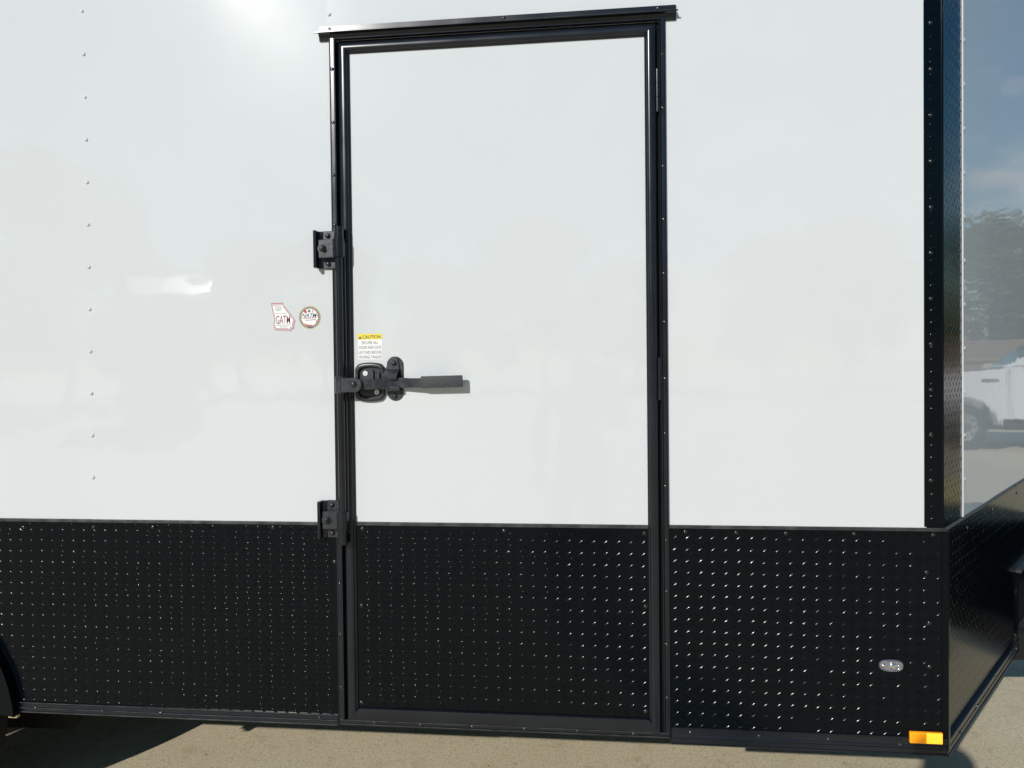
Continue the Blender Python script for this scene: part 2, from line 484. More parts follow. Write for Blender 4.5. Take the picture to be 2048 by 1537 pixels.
def ribs(parent, x0, x1, zs, y):
    for (z, h) in zs:
        b = MB(); b.box(x0, x1, y - 0.0012, y + 0.001, z - h / 2, z + h / 2, bev=0.0004); b.build('trim_rib', M['railtrim'], parent)
ribs(bt_l, -1.851, -0.786, ((0.4690, 0.0022), (0.4525, 0.0026), (0.4395, 0.0036)), -0.0062)
# chassis and shell behind the skins
b = MB()
foot = [(-4.4, 0.02), (0.93, 0.02), (1.86, 1.275), (0.93, 2 * W2 - 0.02), (-4.4, 2 * W2 - 0.02)]
b.prism(foot, 0.90, TOPZ - 0.02, 'z')
foot2 = [(-1.80, 0.02), (0.93, 0.02), (1.50, 0.80), (1.50, 1.75), (0.93, 2 * W2 - 0.02), (-1.80, 2 * W2 - 0.02)]
b.prism(foot2, 0.452, 0.8995, 'z')
b.box(-4.4, -3.75, 0.02, 2 * W2 - 0.02, 0.452, 0.8995)
b.box(-3.75, -1.80, 0.36, 2 * W2 - 0.36, 0.452, 0.8995); b.box(-4.3, -1.98, 0.40, 0.47, 0.18, 0.4515)  # long low box added to stop sunlight leaking past the wheels
b.build('body_shell', M['chassis'], TR)
b = MB(); b.prism([(-4.4, -0.004), (0.95, -0.004), (1.905, 1.275), (0.95, 2 * W2 + .004), (-4.4, 2 * W2 + .004)], TOPZ, TOPZ + 0.06, 'z', bev=0.012)
b.build('roof', M['white'], TR)
b = MB(); b.box(-4.4, 0.915, 2 * W2 - .003, 2 * W2, BELT, TOPZ - .002); b.build('side_panel', M['white'], TR)
b = MB(); b.box(-4.4, 0.96, 2 * W2 - .003, 2 * W2, 0.462, BELT - .002); b.build('tread_plate', M['tread'], TR)
b = MB(); b.box(-4.404, -4.4, 0.01, 2 * W2 - .01, 0.462, TOPZ - .002); b.build('rear_wall', M['white'], TR)
for yy in (0.030, 2 * W2 - 0.09):
    b = MB(); b.box(-3.7, 0.92, yy + .35 * (0), yy + 0.06, 0.4205, 0.4515, bev=0.003); b.build('frame_rail', M['chassis'], TR)
for i in range(8):
    x = -1.6 + i * 0.38
    b = MB(); b.box(x, x + 0.045, 0.46, 2 * W2 - 0.46, 0.40, 0.4515); b.build('cross_member', M['chassis'], TR)

# vertical corner trim (tread plate folded round the front corner)
ct = tread_plate('corner_trim', TR, 0.909, 0.9555, 1.0640, TOPZ, y=-0.0032, th=0.0015, phase=(0.9345, 1.0905))
ct2 = tread_plate('corner_trim', TR, 0.0025, 0.2125, 1.0620, TOPZ, y=-0.0022, th=0.0015, xf=VM, phase=(0.020, 1.10), lh=0.0009)
b = MB(); b.cyl((0.9562, -0.0002, 1.063), (0.9562, -0.0002, TOPZ), 0.0033, 14); b.build('corner_edge', M['tread'], TR, smooth=40)
fasten('screw', ME_SCREW, [(0.9265, 2.456 - i * 0.1262) for i in range(-6, 11)], ct, -0.0034)
b = MB(); b.prism([(0.9555, -0.0032), (0.9725, -0.0038), (0.982, 0.0085), (0.9735, 0.0118), (0.966, 0.002), (0.9555, 0.0004)], 0.437, 1.0495, 'z')
b.build('corner_edge', M['tread'], TR)

# white nose panels and their edge flange
NT = 1.60
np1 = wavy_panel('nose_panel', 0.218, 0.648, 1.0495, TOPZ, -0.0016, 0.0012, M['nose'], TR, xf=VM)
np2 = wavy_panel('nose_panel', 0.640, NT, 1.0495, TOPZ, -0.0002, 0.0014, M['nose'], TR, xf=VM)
b = MB(); b.box(0.2105, 0.2225, -0.0062, -0.0018, 1.0602, TOPZ, bev=0.001); b.build('edge_flange', M['white'], TR, xf=VM)
fasten('rivet', ME_RIVET, [(0.241, 2.484 - i * 0.1313) for i in range(-6, 11)], np1, -0.0018, nose=True)
# far nose face
VM2 = Matrix.Translation((0.959, 2 * W2, 0)) @ Matrix.Scale(-1, 4, (0, 1, 0)) @ Matrix.Rotation(TH, 4, 'Z')
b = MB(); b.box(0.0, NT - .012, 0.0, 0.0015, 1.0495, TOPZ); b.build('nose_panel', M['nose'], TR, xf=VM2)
b = MB(); b.box(0.0, 1.07, 0.0, 0.0015, 0.46, 1.049); b.build('tread_plate', M['tread'], TR, xf=VM2)

# nose skirt with the cut-out round the tongue
NB, NC = 0.418, 0.728
sk_n = tread_plate('tread_plate', TR, 0.014, NT, 0.45, 1.0500, xf=VM, phase=(0.03, 0.97), nu=6, nv=4, lh=0.00042,
                   inside=lambda cx, cz: cx < 1.055 or cz > NC + 0.02,
                   outline=[(0.014, 0.45), (1.070, 0.45), (1.070, NC), (NT, NC), (NT, 1.0500), (0.014, 1.0500)])
fasten('screw', ME_SCREW, [(0.278, 1.018), (0.645, 1.021), (1.080, 1.022), (1.058, 0.48), (1.062, 0.646)], sk_n, -0.0016, nose=True)
bt_n = bottom_trim(0.010, 1.078, NB, 0.462, M['satin'], xf=VM, proud=0.010)
fasten('screw', ME_SCREW, [(1.02, .44), (0.661, .441), (0.369, .441), (0.145, .438)], bt_n, -0.011, nose=True)
b = MB(); b.box(1.062, NT, -0.020, 0.0, NC - 0.010, NC + 0.004, bev=0.002); b.build('cutout_trim', M['railtrim'], TR, xf=VM)
b = MB(); b.box(1.0705, 1.0745, -0.010, 0.031, 0.44, NC - 0.011); b.build('cutout_side', M['tread'], TR, xf=VM)
b = MB(); b.box(1.0755, NT, 0.032, 0.042, 0.455, NC - 0.011); b.build('cutout_back', M['chassis'], TR, xf=VM)
b = MB(); b.box(1.0755, NT, 0.0, 0.031, NC - 0.0105, NC - 0.006); b.build('cutout_top', M['chassis'], TR, xf=VM)

# A frame tongue with coupler and jack
def beam(p0, p1, w_, z0, z1, nm, mt='chassis'):
    p0, p1 = Vector(p0), Vector(p1); d = (p1 - p0).normalized(); s_ = Vector((-d.y, d.x)) * w_ / 2
    b = MB(); b.prism([tuple(p0 + s_), tuple(p1 + s_), tuple(p1 - s_), tuple(p0 - s_)], z0, z1, 'z', bev=0.004); return b.build(nm, M[mt], TR)
beam((1.20, 1.06), (3.15, 1.22), 0.06, 0.30, 0.418, 'tongue_beam')
beam((1.20, 1.49), (3.15, 1.33), 0.06, 0.30, 0.418, 'tongue_beam')
beam((2.95, 1.275), (3.55, 1.275), 0.11, 0.33, 0.44, 'coupler')
b = MB(); b.cyl((2.72, 1.275, 0.10), (2.72, 1.275, 0.98), 0.032, 20); b.cyl((2.72, 1.275, 0.03), (2.72, 1.275, 0.55), 0.026, 20)
b.cyl((2.72, 1.275, 0.0), (2.72, 1.275, 0.03), 0.10, 24); b.box(2.66, 2.78, 1.215, 1.335, 0.98, 1.04, bev=0.01)
b.cyl((2.72, 1.215, 1.0), (2.72, 1.08, 1.0), 0.009, 10); b.cyl((2.72, 1.085, 1.0), (2.72, 1.085, 0.82), 0.011, 10)
b.build('tongue_jack', M['chassis'], TR, smooth=40)
b = MB(); b.box(2.08, 2.55, 0.98, 1.57, 0.32, 0.80, bev=0.02, seg=2); b.build('tongue_box', M['tread'], TR)

# wheel and flared fender at the left
b = MB()
b.prism([(-2.29 + 0.452 * math.cos(R(a)), 0.40 + 0.452 * math.sin(R(a))) for a in range(4, 91, 6)] +
        [(-3.30 - 0.452 * math.cos(R(a)), 0.40 + 0.452 * math.sin(R(a))) for a in range(90, 3, -6)] +
        [(-3.30 - 0.395 * math.cos(R(a)), 0.40 + 0.395 * math.sin(R(a))) for a in range(4, 91, 6)] +
        [(-2.29 + 0.395 * math.cos(R(a)), 0.40 + 0.395 * math.sin(R(a))) for a in range(90, 3, -6)], -0.030, -0.0025, 'y')
for k, a in enumerate((14, 22, 30, 38)):
    for rr in (0.408, 0.428):
        lug_mesh(b.bm, -2.29 + rr * math.cos(R(a + (rr > .42) * 4)), 0.40 + rr * math.sin(R(a + (rr > .42) * 4)), R(a - 50), -0.030)
b.build('fender', M['tread'], TR, recalc=False)
b = MB(); b.box(-1.864, -1.834, -0.022, -0.008, 0.4255, 0.4335, bev=0.001); b.build('trim_end', M['tan'], TR)
def tyre(cx, yc):
    pr = []
    for k in range(17):
        a = math.pi * k / 16
        pr.append((0.105 * math.cos(a), 0.20 + 0.145 * (math.sin(a) ** 0.45)))
    b = MB(); n = 48; rings = []
    for k in range(n):
        t = 2 * math.pi * k / n
        rings.append([b.bm.verts.new((cx + r * math.cos(t), yc + yy, 0.345 + r * math.sin(t))) for (yy, r) in pr])
    for k in range(n):
        r0, r1 = rings[k], rings[(k + 1) % n]
        for j in range(len(pr) - 1): b.bm.faces.new((r0[j], r1[j], r1[j + 1], r0[j + 1]))
    o = b.build('wheel', M['tyre'], TR, smooth=60)
    b = MB(); b.cyl((cx, yc - 0.09, 0.345), (cx, yc + 0.09, 0.345), 0.205, 32, bev=0.01); b.cyl((cx, yc - 0.12, 0.345), (cx, yc - 0.08, 0.345), 0.05, 20, bev=.006)
    b.build('rim', M['chassis'], o, smooth=40)
for cx in (-2.375, -3.09):
    tyre(cx, 0.125); tyre(cx, 2 * W2 - 0.125)

# ---- door frame (jamb), drip cap
JX0, JX1, JZ0, JZ1 = -0.7830, 0.2100, 0.4435, 2.5270
jprof = [(0, 0.0), (0, 0.0055), (0.0015, 0.0082), (0.0050, 0.0088), (0.0055, 0.0078), (0.0140, 0.0078), (0.0150, 0.0096), (0.0175, 0.0142), (0.0200, 0.0146), (0.0210, 0.0130), (0.0212, -0.004)]
bprof = [(0, -0.01), (0, 0.0055), (0.0012, 0.0078), (0.0030, 0.0082), (0.0042, 0.0060), (0.0100, 0.0060), (0.0112, 0.0080), (0.0128, 0.0098), (0.0140, 0.0098), (0.0146, 0.0080), (0.0148, -0.004)]
jl = frame_piece(JX0, JX1, JZ0, JZ1, 'L', jprof).build('door_jamb', M['satin'], TR, smooth=45)
jr = frame_piece(JX0, JX1, JZ0, JZ1, 'R', jprof).build('door_jamb', M['satin'], TR, smooth=45)
jt = frame_piece(JX0, JX1, JZ0, JZ1, 'T', jprof).build('door_jamb', M['satin'], TR, smooth=45)
jb = frame_piece(JX0, JX1, JZ0, JZ1, 'B', bprof).build('door_sill', M['satin'], TR, smooth=45)
fasten('screw', ME_SCREW, [(-0.7735, z) for z in (2.421, 2.262, 2.105, 1.955, 0.873, 0.718, 0.557)], jl, -0.0076)
fasten('screw', ME_SCREW, [(0.2005, z) for z in (2.410, 2.257, 2.092, 1.940, 1.786, 1.647, 1.485, 1.326, 1.174, 1.018, 0.868, 0.715, 0.560)], jr, -0.0076)
fasten('screw', ME_SCREW, [(x, 0.4505) for x in (-0.672, -0.530, -0.373, -0.216, -0.060, 0.103)], jb, -0.0058)
ribs(jb, JX0 + .004, JX1 - .004, ((0.4450, 0.0024), (0.4572, 0.0022)), -0.0090)
b = MB(); b.box(JX0 + 0.005, JX1 - 0.005, 0.003, 0.012, 0.446, 2.522); b.build('door_seal', M['rubber'], TR)
def drip(x0, x1):
    pr = [(-0.0028, 2.5500), (-0.0062, 2.5485), (-0.0066, 2.5350), (-0.0110, 2.5335), (-0.0225, 2.5280), (-0.0262, 2.5245), (-0.0255, 2.5225), (-0.0215, 2.5245),
          (-0.0130, 2.5215), (-0.0080, 2.5140), (-0.0068, 2.5060), (-0.0028, 2.5055)]
    b = MB(); b.prism(pr, x0, x1, 'x'); return b.build('drip_cap', M['satin'], TR, smooth=35)
dc = drip(-0.8120, 0.2390)
fasten('screw', ME_SCREW, [(-0.780, 2.5420), (-0.254, 2.5420), (0.189, 2.5420)], dc, -0.0066)
b = MB(); b.box(-0.823, 0.2435, -0.0266, -0.0225, 2.5228, 2.5262, bev=0.0008); b.build('drip_lip', M['satin'], dc)

# ---- door leaf
DX0, DX1, DZ0, DZ1 = -0.7535, 0.1815, 0.4590, 2.4970
dprof = [(0, -0.004), (0, 0.0085), (0.0012, 0.0120), (0.0045, 0.0148), (0.0110, 0.0166), (0.0190, 0.0165), (0.0245, 0.0146), (0.0262, 0.0118), (0.0270, 0.0090), (0.0300, 0.0070), (0.0318, 0.0050), (0.0322, 0.0)]
dbot = [(0, -0.004), (0, 0.0085), (0.0010, 0.0110), (0.0030, 0.0116), (0.0300, 0.0112), (0.0348, 0.0104), (0.0360, 0.0085), (0.0365, 0.0)]
door = wavy_panel('door', DX0 + 0.03, DX1 - 0.03, 1.0520, DZ1 - 0.03, -0.0012, 0.003, M['white'], TR)
for s_, pr_ in (('L', dprof), ('R', dprof), ('T', dprof), ('B', dbot)):
    frame_piece(DX0, DX1, DZ0, DZ1, s_, pr_).build('frame_stile' if s_ in 'LR' else 'frame_rail', M['satin'], door, smooth=40)
dp = tread_plate('tread_plate', door, DX0 + 0.030, DX1 - 0.030, 0.492, 1.0495, phase=(-0.6970, 0.9380))
b = MB(); b.prism([(0.0, 1.0490), (-0.0035, 1.0490), (-0.0055, 1.0510), (-0.0055, 1.0545), (-0.0030, 1.0560), (-0.0026, 1.0605), (0.0, 1.0605)], DX0 + 0.031, DX1 - 0.031, 'x')
b.build('belt_trim', M['railtrim'], door)
fasten('screw', ME_SCREW, [(-0.713, 0.510), (0.138, 0.516), (-0.709, 0.806), (0.1405, 0.823), (-0.703, 1.039), (-0.271, 1.039), (0.139, 1.036)], door, -0.0018)
for (za, zb) in ((2.244, 2.366), (1.422, 1.545)):
    b = MB(); n = 3; L = (zb - za) / n
    b.cyl((0.1842, -0.0150, za), (0.1842, -0.0150, zb), 0.0030, 12)
    hg = b.build('hinge', M['satin'], TR, smooth=40)
    for k in range(n):
        b = MB(); b.cyl((0.1842, -0.0150, za + k * L + .001), (0.1842, -0.0150, za + (k + 1) * L - .001), 0.0044, 14, bev=.0006); b.build('knuckle', M['satin'], hg, smooth=40)

# ---- lock rod with its two keepers
RX, RY = -0.7510, -0.036
b = MB(); b.cyl((RX, RY, 1.010), (RX, RY, 1.925), 0.0108, 24)
rod = b.build('lock_rod', M['satin'], TR, smooth=40)
b = MB(); b.box(-0.7670, -0.7350, -0.0290, -0.0100, 1.030, 1.900, bev=0.003, seg=2); b.build('rod_guide', M['satin'], rod, smooth=40)
def bolt(c, r, h, parent, mt='cast', washer=True, tip=False):
    b = MB()
    if washer: b.cyl((c[0], c[1], c[2]), (c[0], c[1] - 0.0016, c[2]), r * 1.15, 20)
    b.dome((c[0], c[1] - 0.0014, c[2]), (0, -1, 0), r, h, seg=18, rings=6, base=h * .25)
    if tip: b.cyl((c[0], c[1] - h, c[2]), (c[0], c[1] - h * 2.2, c[2]), r * .45, 14, bev=.001)
    b.build('bolt', M[mt], parent, smooth=50)
def keeper(z0, flip):
    """bracket fixed on the wall, cam plate and sleeve round the rod. z0 = bracket bottom"""
    H = 0.113
    b = MB(); b.box(-0.8090, -0.7700, -0.0100, -0.0030, z0, z0 + H, bev=0.0015)
    k = b.build('lock_keeper', M['cast'], TR)
    b = MB(); b.prism([(-0.8105, -0.003), (-0.8260, -0.003), (-0.8300, -0.008), (-0.8310, -0.033), (-0.8275, -0.0345), (-0.8225, -0.0335), (-0.8215, -0.012), (-0.8105, -0.0105)], z0 + .001, z0 + H - .001, 'z')
    b.build('keeper_channel', M['satin'], k)
    zc = z0 + H * (0.50 if not flip else 0.50)
    b = MB(); b.box(-0.8160, -0.7640, -0.0330, -0.0270, zc - 0.0275, zc + 0.0275, bev=0.0022); b.build('cam_plate', M['cast'], k)
    b = MB(); b.box(-0.7690, -0.7600, -0.0430, -0.0270, zc - 0.0270, zc + 0.0270, bev=0.002); b.build('cam_neck', M['cast'], k)
    s0, s1 = zc - 0.0275, zc + 0.0275
    b = MB(); b.cyl((RX, RY, s0), (RX, RY, s1), 0.0170, 28, bev=.0012); b.build('sleeve', M['satin'], k, smooth=40)
    if not flip:
        b = MB(); b.cyl((RX + .001, RY, s1 + .0005), (RX + .001, RY, s1 + .036), 0.0140, 24, bev=.0012); b.build('rod_cap', M['satin'], k, smooth=40)
    else:
        b = MB(); b.cyl((RX, RY, s0 - .044), (RX, RY, s0 - .0005), 0.0140, 24, bev=.0012); b.build('rod_cap', M['satin'], k, smooth=40)
    bolt((-0.8010, -0.0328, zc + .001), 0.0108, 0.0085, k, tip=True)
    b = MB(); b.cyl((-0.8010, -0.0325, zc + .001), (-0.8010, -0.0345, zc + .001), 0.0165, 24, bev=.0008); b.build('washer', M['cast'], k, smooth=40)
    bolt((-0.7935, -0.0098, zc + .0425), 0.0074, 0.0055, k)
    bolt((-0.7930, -0.0098, zc - .0425), 0.0074, 0.0055, k)
    return k
keeper(1.8245, False)
keeper(1.0130, True)

# ---- lock arm
b = MB(); b.box(-0.7440, -0.7010, -0.0585, -0.0520, 1.4530, 1.4960, bev=0.002); b.cyl((-0.7020, -0.0588, 1.4745), (-0.7020, -0.0518, 1.4745), 0.0212, 26, bev=.0012)
b.cyl((RX, RY, 1.449), (RX, RY, 1.500), 0.0165, 24, bev=.0015); b.box(-0.7440, -0.7060, -0.0300, -0.0240, 1.4530, 1.4960, bev=0.002)
cl = b.build('arm_clevis', M['cast'], TR, smooth=40)
bolt((-0.7045, -0.0586, 1.4775), 0.0085, 0.0065, cl)
b = MB()
bar = [(-0.715, -0.0450), (-0.690, -0.0430), (-0.655, -0.0400), (-0.620, -0.0320), (-0.595, -0.0220), (-0.565, -0.0190), (-0.545, -0.0270), (-0.512, -0.0335), (-0.425, -0.0340)]
v, f = [], []
for (x, y) in bar:
    hz = 0.0155 if x < -0.56 else 0.0138
    zc = 1.4765 if x < -0.6 else 1.4790
    v += [(x, y - .0035, zc - hz), (x, y - .0035, zc + hz), (x, y + .0035, zc + hz), (x, y + .0035, zc - hz)]
for k in range(len(bar) - 1):
    for j in range(4): f.append((4 * k + j, 4 * k + (j + 1) % 4, 4 * k + 4 + (j + 1) % 4, 4 * k + 4 + j))
f += [(0, 1, 2, 3), tuple(4 * (len(bar) - 1) + j for j in range(4))]
b.raw(v, f); arm = b.build('lock_arm', M['cast'], TR, smooth=35)
b = MB(); b.box(-0.5075, -0.3845, -0.0405, -0.0270, 1.4635, 1.4985, bev=0.0022, seg=2)
bmesh.ops.rotate(b.bm, cent=(-0.5, -0.034, 1.481), matrix=Matrix.Rotation(R(-0.9), 3, 'Y'), verts=b.bm.verts)
b.build('grip', M['grip'], arm, smooth=35)

# ---- hasp keeper on the door
def stadium(cx, cz0, cz1, r, n=14):
    return [(cx + r * math.cos(math.pi * k / n), cz1 + r * math.sin(math.pi * k / n)) for k in range(n + 1)] + \
           [(cx - r * math.cos(math.pi * k / n), cz0 - r * math.sin(math.pi * k / n)) for k in range(n + 1)]
b = MB(); b.prism(stadium(-0.5940, 1.4510, 1.5330, 0.0252), -0.0050, -0.0012, 'y', bev=0.0008)
hasp = b.build('hasp_plate', M['cast'], TR)
# folding upper strap: flat at the bolt then stepped out over the arm
st = [(1.5560, -0.0100), (1.5200, -0.0110), (1.5140, -0.0180), (1.5075, -0.0300), (1.4985, -0.0345), (1.4900, -0.0320), (1.4850, -0.0260)]
v, f = [], []
for i, (z, y) in enumerate(st):
    sh = -0.0105 * (1.5560 - z) / 0.07
    xl, xr = -0.6165 + sh, -0.5735 + sh
    if i == 0: xl += .012; xr -= .012
    v += [(xl, y, z), (xr, y, z), (xr, y + .0035, z), (xl, y + .0035, z)]
for k in range(len(st) - 1):
    for j in range(4): f.append((4 * k + j, 4 * k + (j + 1) % 4, 4 * k + 4 + (j + 1) % 4, 4 * k + 4 + j))
f += [(0, 1, 2, 3), tuple(4 * (len(st) - 1) + j for j in range(4))]
b = MB(); b.raw(v, f); b.build('strap', M['cast'], hasp, smooth=25)
b = MB(); b.box(-0.6125, -0.5745, -0.0285, -0.0050, 1.4555, 1.4600, bev=0.001); b.box(-0.6125, -0.5745, -0.0285, -0.0245, 1.4600, 1.4705, bev=0.001); b.build('lower_hook', M['cast'], hasp)
bolt((-0.5955, -0.0100, 1.5380), 0.0070, 0.0062, hasp); bolt((-0.5950, -0.0050, 1.4400), 0.0070, 0.0062, hasp)

# ---- paddle latch
def superround(cx, cz, hw, hh, bulge, r, n=7):
    pts = []
    for (sx, sz, a0) in ((1, 1, 0), (-1, 1, 90), (-1, -1, 180), (1, -1, 270)):
        for k in range(n + 1):
            a = R(a0 + 90 * k / n)
            x, z = cx + sx * (hw - r) + r * math.cos(a), cz + sz * (hh - r) + r * math.sin(a)
            z += sz * bulge * (1 - ((x - cx) / hw) ** 2)
            pts.append((x, z))
        # extra points along the bowed top and bottom
        if a0 in (0, 180):
            for q in (0.6, 0.3, 0, -0.3, -0.6):
                x = cx + (q if a0 == 0 else -q) * (hw - r)
                pts.append((x, cz + sz * hh + sz * bulge * (1 - ((x - cx) / hw) ** 2)))
    return pts
LX, LZ = -0.6700, 1.4822
outer = superround(LX, LZ, 0.0458, 0.0515, 0.0075, 0.0165)
def shrink(pts, k, kz=None): return [(LX + (x - LX) * k, LZ + (z - LZ) * (kz or k)) for (x, z) in pts]
lv = [(outer, -0.0012), (outer, -0.0095), (shrink(outer, .965), -0.0130), (shrink(outer, .90), -0.0148), (shrink(outer, .80), -0.0140), (shrink(outer, .745, .765), -0.0100), (shrink(outer, .735, .755), -0.0040)]
b = MB(); rows = [[b.bm.verts.new((x, y, z)) for (x, z) in ring] for (ring, y) in lv]
n = len(outer)
for r0, r1 in zip(rows, rows[1:]):
    for k in range(n): b.bm.faces.new((r0[k], r0[(k + 1) % n], r1[(k + 1) % n], r1[k]))
b.bm.faces.new(rows[-1])
latch = b.build('paddle_latch', M['cast'], TR, smooth=40)
b = MB(); b.box(-0.6905, -0.6585, -0.0110, -0.0045, 1.4500, 1.5195, bev=0.0015); b.build('paddle', M['grip'], latch)
b = MB(); b.box(-0.6460, -0.6405, -0.0110, -0.0045, 1.4900, 1.5120, bev=0.001); b.build('cam_tab', M['grip'], latch)
def white_screw(x, z, y):
    b = MB(); b.cyl((x, y, z), (x, y - 0.0022, z), 0.0076, 20, bev=.0005)
    s_ = b.build('screw', M['zinc'], latch, smooth=40)
white_screw(-0.6832, 1.5085, -0.0110); white_screw(-0.6490, 1.4520, -0.0100)
for (x, z, y) in ((-0.6832, 1.5085, -0.01325), (-0.6490, 1.4520, -0.01225)):
    b = MB(); b.box(x - .0018, x + .0008, y - .0001, y + .0001, z - .0008, z + .0008); b.box(x - .0005, x + .0005, y - .0002, y, z - .0018, z + .0018); b.build('screw_slot', M['ink'], latch)

# ---- caution decal
def decal(pts, y, m, name): return flat_poly(pts, y, m, name, TR)
dx0, dx1, dz0, dz1 = -0.7090, -0.6335, 1.5500, 1.6275
cd = decal([(dx0, dz0), (dx1, dz0), (dx1, dz1), (dx0, dz1)], -0.0015, M['sticker'], 'caution_decal')
flat_poly([(dx0, 1.6105), (dx1, 1.6105), (dx1, dz1), (dx0, dz1)], -0.0017, M['yellow'], 'yellow_band', cd)
flat_poly([(-0.7065, 1.6125), (-0.6955, 1.6125), (-0.7010, 1.6228)], -0.0019, M['ink'], 'warning_triangle', cd)
flat_poly([(-0.7016, 1.6138), (-0.7004, 1.6138), (-0.7003, 1.6200), (-0.7017, 1.6200)], -0.0021, M['yellow'], 'exclamation_mark', cd)
link('lettering', text_mesh("CAUTION", -0.6935, -0.6380, 1.6132, 1.6230, -0.0019, weight=.012), M['ink'], cd)
for s_, xa, xb, zt in (("SECURE ALL", -0.6960, -0.6455, 1.6055), ("DOOR AND GATE", -0.7045, -0.6365, 1.5910), ("LATCHES BEFORE", -0.7065, -0.6345, 1.5762), ("MOVING TRAILER", -0.7050, -0.6355, 1.5620)):
    link('lettering', text_mesh(s_, xa, xb, zt - .0088, zt, -0.0018), M['inkgrey'], cd)

# ---- state outline decal
K = 9.85e-5
def gz(X, Y): return (-0.9796 + (X - 195) * K, 1.7257 - (Y - 275) * K)
GO = [(195, 280), (592, 266), (606, 345), (985, 830), (945, 905), (925, 1090), (855, 1090), (830, 1170), (785, 1130), (340, 1115), (278, 1020), (302, 760)]
def inset(pts, k, cx=560, cy=720): return [(cx + (x - cx) * k, cy + (y - cy) * k) for (x, y) in pts]
gd = decal([gz(*p) for p in GO], -0.0018, M['pink'], 'state_decal')
flat_poly([gz(*p) for p in inset(GO, .925)], -0.0020, M['sticker'], 'white_field', gd)
flat_poly([gz(*p) for p in inset(GO, .885)], -0.0022, M['inkred'], 'inner_outline', gd)
flat_poly([gz(*p) for p in inset(GO, .845)], -0.0024, M['sticker'], 'white_field', gd)
x0_, zt_ = gz(360, 665); x1_, zb_ = gz(812, 925)
link('lettering', text_mesh("GATM", x0_, x1_, zb_, zt_, -0.0026, weight=.004), M['inkred'], gd)
for (xa, xb, yy, mm) in ((330, 560, 385, 'pink'), (345, 575, 430, 'inkgrey'), (335, 560, 472, 'inkgrey'), (380, 515, 515, 'inkgrey'), (345, 710, 600, 'pink'), (365, 850, 962, 'inkgrey'), (485, 735, 1018, 'inkgrey')):
    nseg = max(4, (xb - xa) // 42); b = MB()
    for q in range(nseg):
        xx = xa + (xb - xa) * q / nseg; ww = (xb - xa) / nseg * .72
        (xA, zA), (xB, zB) = gz(xx, yy - 9), gz(xx + ww, yy + 9)
        b.raw([(xA, -0.0026, zA), (xB, -0.0026, zA), (xB, -0.0026, zB), (xA, -0.0026, zB)], [(0, 1, 2, 3)])
    b.build('fine_print', M[mm], gd)

# ---- round decal
CX, CZ = -0.8570, 1.6800
nd = ring_poly(CX, CZ, 0.0, 0.0345, -0.0018, M['gold'], 'round_decal', TR)
ring_poly(CX, CZ, 0.0, 0.0325, -0.0020, M['ringgrey'], 'grey_ring', nd)
ring_poly(CX, CZ, 0.0, 0.0272, -0.0022, M['gold'], 'gold_ring', nd)
ring_poly(CX, CZ, 0.0, 0.0258, -0.0024, M['sticker'], 'white_field', nd)
b = MB()
for k in range(34):
    a = R(k * 10.6 - 60)
    if 262 < (k * 10.6 - 60) % 360 < 278: continue
    c, s_ = math.cos(a), math.sin(a); q = R(3.2)
    pts = [(CX + r * math.cos(a + w_), -0.0022, CZ + r * math.sin(a + w_)) for (r, w_) in ((0.0290, -q / 2), (0.0308, -q / 2), (0.0308, q / 2), (0.0290, q / 2))]
    b.raw(pts, [(0, 1, 2, 3)])
b.build('ring_print', M['sticker'], nd)
def cz_(X, Y): return (CX + (X - 1425) * K, CZ - (Y - 715) * K)
flat_poly([cz_(*p) for p in ((1225, 520), (1290, 480), (1340, 520), (1325, 590), (1270, 575))], -0.0026, M['red'], 'emblem', nd)
flat_poly([cz_(*p) for p in ((1495, 560), (1525, 475), (1545, 480), (1515, 575))], -0.0026, M['red'], 'emblem', nd)
flat_poly([cz_(*p) for p in ((1370, 480), (1455, 480), (1450, 560), (1372, 560))], -0.0026, M['ringgrey'], 'emblem', nd)
flat_poly([cz_(*p) for p in ((1240, 885), (1330, 930), (1420, 945), (1520, 940), (1490, 968), (1390, 985), (1300, 950))], -0.0026, M['red'], 'emblem', nd)
flat_poly([cz_(*p) for p in ((1620, 800), (1665, 815), (1635, 890))], -0.0026, M['red'], 'emblem', nd)
flat_poly([cz_(*p) for p in ((1640, 665), (1690, 640), (1690, 700))], -0.0026, M['red'], 'emblem', nd)
flat_poly([cz_(*p) for p in ((1200, 735), (1640, 715), (1640, 738), (1200, 756))], -0.0026, M['pink'], 'stripe', nd)
flat_poly([cz_(*p) for p in ((1290, 795), (1620, 775), (1620, 795), (1290, 812))], -0.0026, M['ringgrey'], 'stripe', nd)
xa, zt = cz_(1175, 590); xb, zb = cz_(1655, 715)
link('lettering', text_mesh("NATM", xa, xb, zb, zt, -0.0028, shear=.35, weight=.006), M['navy'], nd)
for (xq, ww) in ((1370, 55), (1465, 45)):
    flat_poly([cz_(*p) for p in ((xq, 1010), (xq + ww, 1010), (xq + ww, 1045), (xq, 1045))], -0.0024, M['navy'], 'ring_mark', nd)

